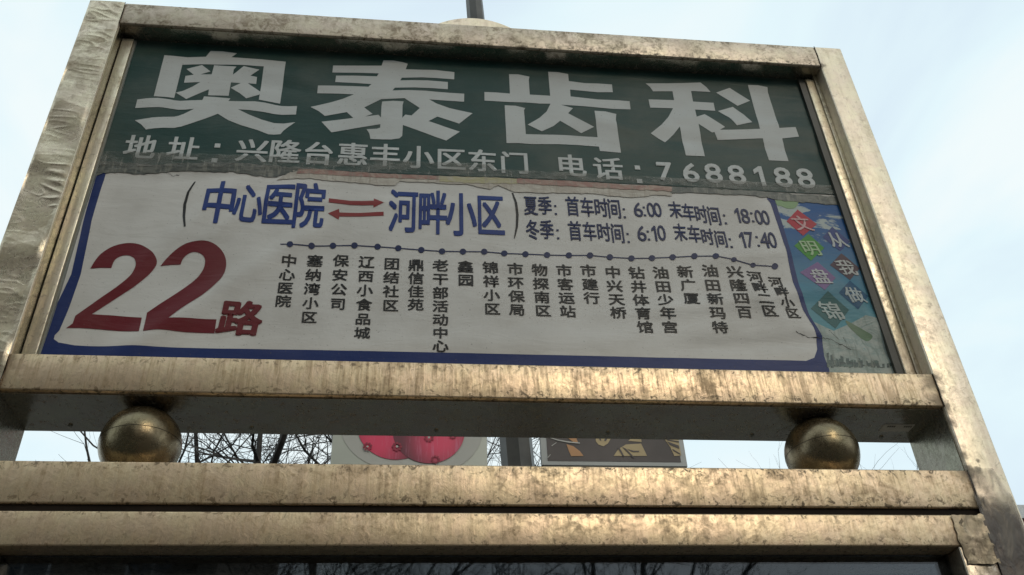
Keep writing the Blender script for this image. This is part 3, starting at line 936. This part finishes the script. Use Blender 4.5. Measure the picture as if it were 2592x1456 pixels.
# ------------------------------------------------------------------ torn joint between the two sheets
def band(name, top_pts, bot_pts, mat, off, seed, jit=2.0, label=None):
    rnd = random.Random(seed)
    def dense(pts):
        o = []
        for i in range(len(pts) - 1):
            n = max(1, int(abs(pts[i + 1][0] - pts[i][0]) / 9))
            for kk in range(n):
                t = kk / n
                o.append((pts[i][0] + (pts[i + 1][0] - pts[i][0]) * t, pts[i][1] + (pts[i + 1][1] - pts[i][1]) * t + rnd.uniform(-jit, jit)))
        o.append(pts[-1])
        return o
    o = printed_shape(name, [dense(top_pts) + dense(bot_pts)[::-1]], mat, S, off, .02, label)
    return o
band('joint_tape', [(238, 408), (400, 418), (560, 412), (740, 424), (860, 432)], [(226, 452), (262, 440), (300, 437), (364, 440), (450, 434), (590, 437), (640, 445), (700, 449), (745, 436), (860, 434)], M_torn_dark, .0016, 11, 1.6, 'dark torn tape at the left of the joint')
band('joint_tape', [(742, 432), (870, 436), (1000, 443), (1250, 452), (1500, 465), (1700, 474)], [(700, 456), (790, 455), (900, 463), (960, 470), (1000, 470), (1012, 460), (1180, 468), (1240, 480), (1262, 470), (1300, 487), (1500, 492), (1575, 500), (1610, 501), (1660, 494), (1700, 497)], M_torn_beige, .0016, 12, 1.4, 'frayed beige tape in the middle of the joint')
band('old_print_strip', [(756, 429), (870, 434), (1000, 442), (1110, 447)], [(750, 441), (870, 446), (1000, 453), (1110, 456)], M_torn_red, .0021, 13, 1.0, 'faded red strip')
band('old_print_strip', [(1112, 447), (1250, 451), (1310, 454)], [(1112, 462), (1250, 466), (1310, 466)], M_torn_yel, .0021, 14, 1.4, 'faded yellow strip')
band('old_print_strip', [(1308, 453), (1400, 458), (1502, 463), (1580, 468), (1700, 474)], [(1308, 465), (1400, 471), (1502, 476), (1580, 480), (1700, 486)], M_torn_red, .0024, 15, 1.2, 'faded dull red strip')
band('joint_tape', [(1690, 473), (1800, 478), (1960, 488), (2140, 500)], [(1690, 489), (1760, 490), (1860, 494), (1940, 501), (1985, 510), (2060, 515), (2155, 525)], M_torn_dark, .0016, 16, 1.6, 'grey scuffed tape at the right of the joint')
band('clear_tape', [(250, 384), (430, 390), (640, 396), (900, 403), (1100, 412), (1250, 418)], [(240, 420), (430, 424), (640, 426), (900, 436), (1100, 444), (1250, 450)], M_clear, .0030, 17, 1.0, 'scuffed clear tape over the address line')
band('clear_tape', [(1250, 430), (1500, 442), (1800, 456), (2110, 472)], [(1250, 448), (1500, 460), (1800, 476), (2125, 494)], M_clear, .0030, 18, 1.0, 'scuffed clear tape below the telephone number')

# ------------------------------------------------------------------ lamp post behind, with two picture panels
LP = empty('lamp_post', (1.34, 3.1, 0))
tag(LP, 'dark tapered street lamp post rising behind the sign board', 'lamp post')
M_pole = plain('dark_lamp_post', (.075, .068, .058), rough=.45, var=.35, scale=4, metal=.3)
V, F = [], []
a = at(1308, 1140, 3.1); b = at(1202, 20, 3.1)
dr = (b - a) / (b.z - a.z)
base = a - dr * a.z
zs = [0, .8, .82, a.z, b.z, 9.0]
rd = [.16, .15, .105, .089, .067, .05]
tube(V, F, [base + dr * z for z in zs], rd, 8)
mesh_obj('pole', V, F, M_pole, LP)
V, F = [], []
tp = base + dr * 9.0
tube(V, F, [tp, tp + Vector((0, -.35, .35)), tp + Vector((0, -1.1, .5))], [.04, .035, .03], 8)
mesh_obj('arm', V, F, M_pole, LP, True)
box('lamp_head', tp.x - .12, tp.x + .12, tp.y - 1.7, tp.y - 1.05, tp.z + .44, tp.z + .56, M_pole, LP, .03)
for zz in (a.z - 1.0, a.z + 1.3):
    V, F = [], []
    c = base + dr * zz
    tube(V, F, [c, c + Vector((-.16, -.04, 0))], [.016, .014], 8)
    tube(V, F, [c, c + Vector((.16, -.04, 0))], [.016, .014], 8)
    mesh_obj('bracket', V, F, M_pole, LP)

YP = 3.0
# left picture panel: pale board, two red lanterns in white halos
pl = at(842, 1100, YP); pr_ = at(1232, 1103, YP); zb = pl.z - 1.05; zt = pl.z + .75
A = empty('picture_panel', ((pl.x + pr_.x) / 2, YP, zb))
tag(A, 'cream picture panel with two red blossom discs, left of the lamp post', 'picture panel')
M_cream = plain('panel_cream', (.50, .50, .42), rough=.5, var=.08, scale=2)
box('board', pl.x, pr_.x, YP, YP + .03, zb, zt, M_cream, A, .003)
sP = 650 / 2576
def wpt(ox, oy, s, x, y, yp): return at(ox + s * x, oy + s * y, yp)
def disc(name, c, rx, mat, parent, yo, n=48, rz=None):
    rz = rz or rx
    V = [(c.x, yo, c.z)] + [(c.x + rx * math.cos(2 * math.pi * i / n), yo, c.z + rz * math.sin(2 * math.pi * i / n)) for i in range(n)]
    F = [(0, 1 + (i + 1) % n, 1 + i) for i in range(n)]
    return mesh_obj(name, V, F, mat, parent)
def rose(name, hx, hz, r0):
    k = NM(name)
    g_ = k.n('ShaderNodeNewGeometry')
    vd = k.n('ShaderNodeVectorMath', operation='DISTANCE')
    k.l(g_.outputs['Position'], vd.inputs[0])
    vd.inputs[1].default_value = (hx, YP, hz)
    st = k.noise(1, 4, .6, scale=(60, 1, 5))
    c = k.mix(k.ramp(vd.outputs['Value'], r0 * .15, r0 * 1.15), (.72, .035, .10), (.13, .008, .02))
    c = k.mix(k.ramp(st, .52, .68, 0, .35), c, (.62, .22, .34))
    k.set(Base_Color=c, Roughness=.3)
    return k.m
M_halo = plain('panel_halo', (.45, .43, .38), rough=.5, var=.06, scale=3)
M_flower = plain('panel_flower', (.27, .012, .035), rough=.5)
c1 = wpt(750, 950, sP, 1010, 500, YP); c2 = wpt(750, 950, sP, 1330, 560, YP)
e1 = wpt(750, 950, sP, 605, 600, YP); e2 = wpt(750, 950, sP, 1690, 620, YP)
R1 = c1.x - e1.x; R2 = e2.x - c2.x
disc('pale_halo', Vector((c1.x - .02, 0, c1.z + .03)), R1 * 1.35, M_halo, A, YP - .002)
disc('pale_halo', Vector((c2.x + .02, 0, c2.z + .03)), R2 * 1.42, M_halo, A, YP - .0025)
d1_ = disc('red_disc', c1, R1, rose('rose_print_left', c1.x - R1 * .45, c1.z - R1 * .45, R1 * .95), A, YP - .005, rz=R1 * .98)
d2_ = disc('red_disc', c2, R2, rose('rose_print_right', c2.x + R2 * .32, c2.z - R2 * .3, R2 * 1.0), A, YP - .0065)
for fx, fy, fr_ in ((715, 725, 37), (1010, 725, 40), (1330, 635, 40), (1395, 855, 36), (1570, 615, 30)):
    c = wpt(750, 950, sP, fx, fy, YP)
    V, F = [], []
    rr = fr_ * .00045
    for q in range(8):
        an = q * math.pi / 4 + fx
        px_, pz_ = c.x + rr * 1.1 * math.cos(an), c.z + rr * 1.1 * math.sin(an)
        b = len(V)
        V += [(px_ + rr * .42 * math.cos(t * math.pi / 3), YP - .011, pz_ + rr * .42 * math.sin(t * math.pi / 3)) for t in range(6)]
        F.append(tuple(b + t for t in range(6)))
    V2 = len(V)
    o = mesh_obj('blossom_mark', V, F, M_flower, A)
    if fr_ > 36:
        disc('blossom_eye', c, rr * .35, M_halo, A, YP - .012, 10)

# right picture panel: white frame, orange ground, dark tree shapes
q0 = at(1367, 1107, YP); q1 = at(1740, 1181, YP); q2 = at(1727, 1113, YP)
B = empty('picture_panel', ((q0.x + q2.x) / 2, YP, q1.z))
tag(B, 'white-framed orange picture panel with dark tree shapes, right of the lamp post', 'picture panel')
xb0, xb1, zb0, zb1 = q0.x, q2.x + .005, q1.z, q1.z + 1.85
box('board', xb0, xb1, YP, YP + .03, zb0, zb1, plain('panel_white', (.50, .50, .47), rough=.5, var=.05, scale=3), B, .002)
iz = at(1386, 1167, YP); ix0 = at(1384, 1130, YP).x; ix1 = at(1722, 1160, YP).x
M_brown = plain('panel_brown', (.075, .058, .052), rough=.55, var=.2, scale=4)
M_orange = plain('panel_orange', (.48, .24, .10), rough=.55, var=.15, scale=3)
M_sand = plain('panel_sand', (.44, .33, .17), rough=.55, var=.12, scale=3)
mesh_obj('picture', [(ix0, YP - .002, iz.z), (ix1, YP - .002, iz.z), (ix1, YP - .002, zb1 - .05), (ix0, YP - .002, zb1 - .05)], [(0, 1, 2, 3)], M_brown, B)
sQ = 700 / 2576
def art(name, pts, mat, yo):
    P = [wpt(1250, 950, sQ, x, y, YP) for x, y in pts]
    T = tessellate_polygon([[Vector((p.x, p.z, 0)) for p in P]])
    o = mesh_obj(name, [(p.x, YP - yo, p.z) for p in P], [tuple(t) for t in T], mat, B)
art('orange_patch', [(665,570),(660,480),(780,480),(770,600),(790,640),(760,640)], M_orange, .004)
art('orange_patch', [(675,645),(740,665),(800,710),(835,755),(720,757),(700,715)], M_orange, .004)
art('orange_patch', [(945,585),(940,480),(1130,480),(1090,590),(1060,640),(1020,665),(975,650),(950,620)], M_sand, .004)
art('orange_patch', [(1115,755),(1160,690),(1230,648),(1370,640),(1400,700),(1425,755)], M_sand, .004)
art('orange_patch', [(1250,615),(1280,590),(1300,480),(1350,480),(1370,590),(1375,625)], M_sand, .004)
art('orange_patch', [(1590,600),(1560,480),(1700,480),(1725,640),(1745,750),(1680,757),(1640,670)], M_sand, .004)
for pts in ([(1150,680),(1165,672),(1215,760),(1200,760)], [(1190,670),(1230,690),(1310,772),(1295,775),(1220,700)], [(1235,690),(1300,708),(1355,708),(1350,720),(1290,720)],
            [(1610,620),(1720,660),(1725,690),(1640,655)], [(1600,600),(1720,620),(1722,632),(1620,612)], [(1660,690),(1730,730),(1735,745),(1665,705)], [(975,590),(990,585),(1000,615),(990,615)], [(1030,600),(1060,590),(1040,620),(1025,615)]):
    art('twig_mark', pts, M_brown, .006)
for pts in ([(515,580),(600,605),(700,622),(800,632),(800,642),(700,634),(600,615),(515,588)], [(535,660),(580,630),(583,634),(540,666)], [(498,770),(525,740),(528,745),(502,776)]):
    art('pale_stroke', pts, M_halo, .006)

# ------------------------------------------------------------------ bare trees
TS = 27
M_bark = plain('bark', (.045, .038, .032), rough=.9, var=.35, scale=9)
def bare_tree(x, y, h, spread, seed, label, group=None, lean=(0, 0), density=1.0, first=.32, rmax=9.0):
    rnd = random.Random(seed)
    T = empty('bare_tree', (x, y, 0))
    tag(T, label, 'tree', group)
    Vt, Ft, Vc, Fc = [], [], [], []
    def grow(p, dirv, length, rad, depth, V, F):
        n = 5 if depth < 3 else 4
        pts = [p.copy()]; rads = [rad]
        dv = dirv.copy()
        for i in range(n):
            dv = (dv + Vector((rnd.gauss(0, .16), rnd.gauss(0, .16), rnd.gauss(.03, .12)))).normalized()
            p = p + dv * length / n
            pts.append(p.copy()); rads.append(rad * (1 - .52 * (i + 1) / n))
        tube(V, F, pts, rads, 7 if depth < 2 else (5 if depth < 4 else 3))
        if depth >= 7 or rads[-1] < .0018: return
        if math.hypot(p.x - x, p.y - y) > rmax: return
        kids = rnd.choice((2, 3, 3)) if depth < 5 else 2
        for j in range(kids):
            az = rnd.uniform(0, 2 * math.pi)
            side = dv.orthogonal().normalized()
            side.rotate(Matrix.Rotation(az, 3, dv))
            an = rnd.uniform(.30, .85)
            nd = (dv * math.cos(an) + side * math.sin(an) + Vector((0, 0, .06))).normalized()
            nd.z = max(nd.z, -.25)
            grow(pts[-1], nd, length * rnd.uniform(.62, .86), rads[-1] * rnd.uniform(.74, .98), depth + 1, Vc, Fc)
        m = int((4 if depth < 4 else 3) * density + .5)
        for j in range(m):
            i = rnd.randint(2, n - 1)
            side = Vector((rnd.gauss(0, 1), rnd.gauss(0, 1), rnd.gauss(.3, .6))).normalized()
            nd = (dv * .5 + side).normalized()
            grow(pts[i], nd, length * rnd.uniform(.4, .65), rads[i] * rnd.uniform(.42, .66), depth + 2, Vc, Fc)
    p = Vector((x, y, 0))
    pts, rads = [p], [h * .027]
    dv = Vector((lean[0], lean[1], 1)).normalized()
    for i in range(6):
        dv = (dv + Vector((rnd.gauss(0, .05), rnd.gauss(0, .05), 0))).normalized()
        p = p + dv * h * first / 6
        pts.append(p); rads.append(h * (.027 - .007 * (i + 1) / 6))
    tube(Vt, Ft, pts, rads, 10)
    k0 = 4
    for j in range(k0):
        az = 2 * math.pi * j / k0 + rnd.uniform(-.5, .5)
        nd = Vector((math.cos(az) * spread, math.sin(az) * spread, 1)).normalized()
        grow(pts[-1], nd, h * .24, rads[-1] * .62, 1, Vc, Fc)
    mesh_obj('trunk', Vt, Ft, M_bark, T, True)
    mesh_obj('crown', Vc, Fc, M_bark, T, False)
    return T
bare_tree(-.55, 8.0, 9.0, .62, TS, 'bare dark tree behind the left steel ball and the pink disc panel', rmax=2.1)
bare_tree(1.9, 9.5, 9.0, .7, 8, 'bare dark tree behind the lamp post and its two panels')
bare_tree(-6.6, 18.0, 10.0, .40, 33, 'thin bare tree whose twigs show left of the left steel ball', density=.4, rmax=2.4)
bare_tree(5.9, 13.5, 8.7, .7, 15, 'thin bare tree whose twigs show right of the orange panel', density=.6)
# across the street, behind the photographer: what the glass and the steel mirror
bare_tree(-1.5, -11.0, 10, .75, 51, 'bare street tree across the road, mirrored at the left of the dark lower glass', 'trees mirrored in the glass')
bare_tree(2.9, -13.0, 10, .75, 52, 'bare street tree across the road, mirrored at the right of the dark lower glass', 'trees mirrored in the glass')

# ------------------------------------------------------------------ buildings
def building(name, label, x0, x1, y0, y1, h, wall, wincol, floors, cols, front_sign, facing_x=None):
    Bd = empty(name, ((x0 + x1) / 2, (y0 + y1) / 2, 0))
    tag(Bd, label, 'building')
    box('wall', x0, x1, y0, y1, 0, h, wall, Bd)
    box('parapet', x0 - .15, x1 + .15, y0 - .15, y1 + .15, h + .002, h + .7, plain('parapet_white', (.55, .55, .53), rough=.8), Bd)
    yf = y0 if front_sign < 0 else y1
    for fl in range(floors):
        for c in range(cols):
            cx = x0 + (x1 - x0) * (c + .5) / cols
            z0 = 1.0 + fl * (h - .6) / floors
            a, b = sorted((yf + front_sign * .06, yf - front_sign * .05))
            w = box('window', cx - .75, cx + .75, a, b, z0, z0 + 1.5, M_frame, Bd)
            a, b = sorted((yf + front_sign * .08, yf + front_sign * .062))
            box('pane', cx - .68, cx - .03, a, b, z0 + .07, z0 + 1.43, wincol, w)
            box('pane', cx + .03, cx + .68, a, b, z0 + .07, z0 + 1.43, wincol, w)
    return Bd
M_frame = plain('window_frame', (.5, .5, .5), rough=.5)
M_pane = plain('window_glass', (.03, .04, .05), rough=.08, var=.2)
hb = at(2574, 1281, 40).z
building('brick_building', 'dark red brick block far behind the lower right post', at(2574, 1281, 40).x, 52, 40, 52, hb - .7, plain('dark_red_brick', (.16, .055, .045), rough=.85, var=.2, scale=3), M_pane, 6, 5, -1)
building('added_grey_building', 'unseen grey brown block added across the road, sized to darken the steel at the left', -44, -4.5, -40, -26, 29, plain('grey_brown_render', (.12, .105, .085), rough=.85, var=.2, scale=1.2), M_pane, 9, 11, 1)  # out of view; added and sized to darken reflections in the steel
building('added_brown_building', 'unseen low brown shop row added across the road to block low sky light', -3.5, 46, -42, -28, 7.5, plain('brown_render', (.13, .085, .06), rough=.85, var=.2, scale=1.2), M_pane, 2, 12, 1)  # out of view; added to keep low sky light off the sign
bpy.data.objects.remove(_to)
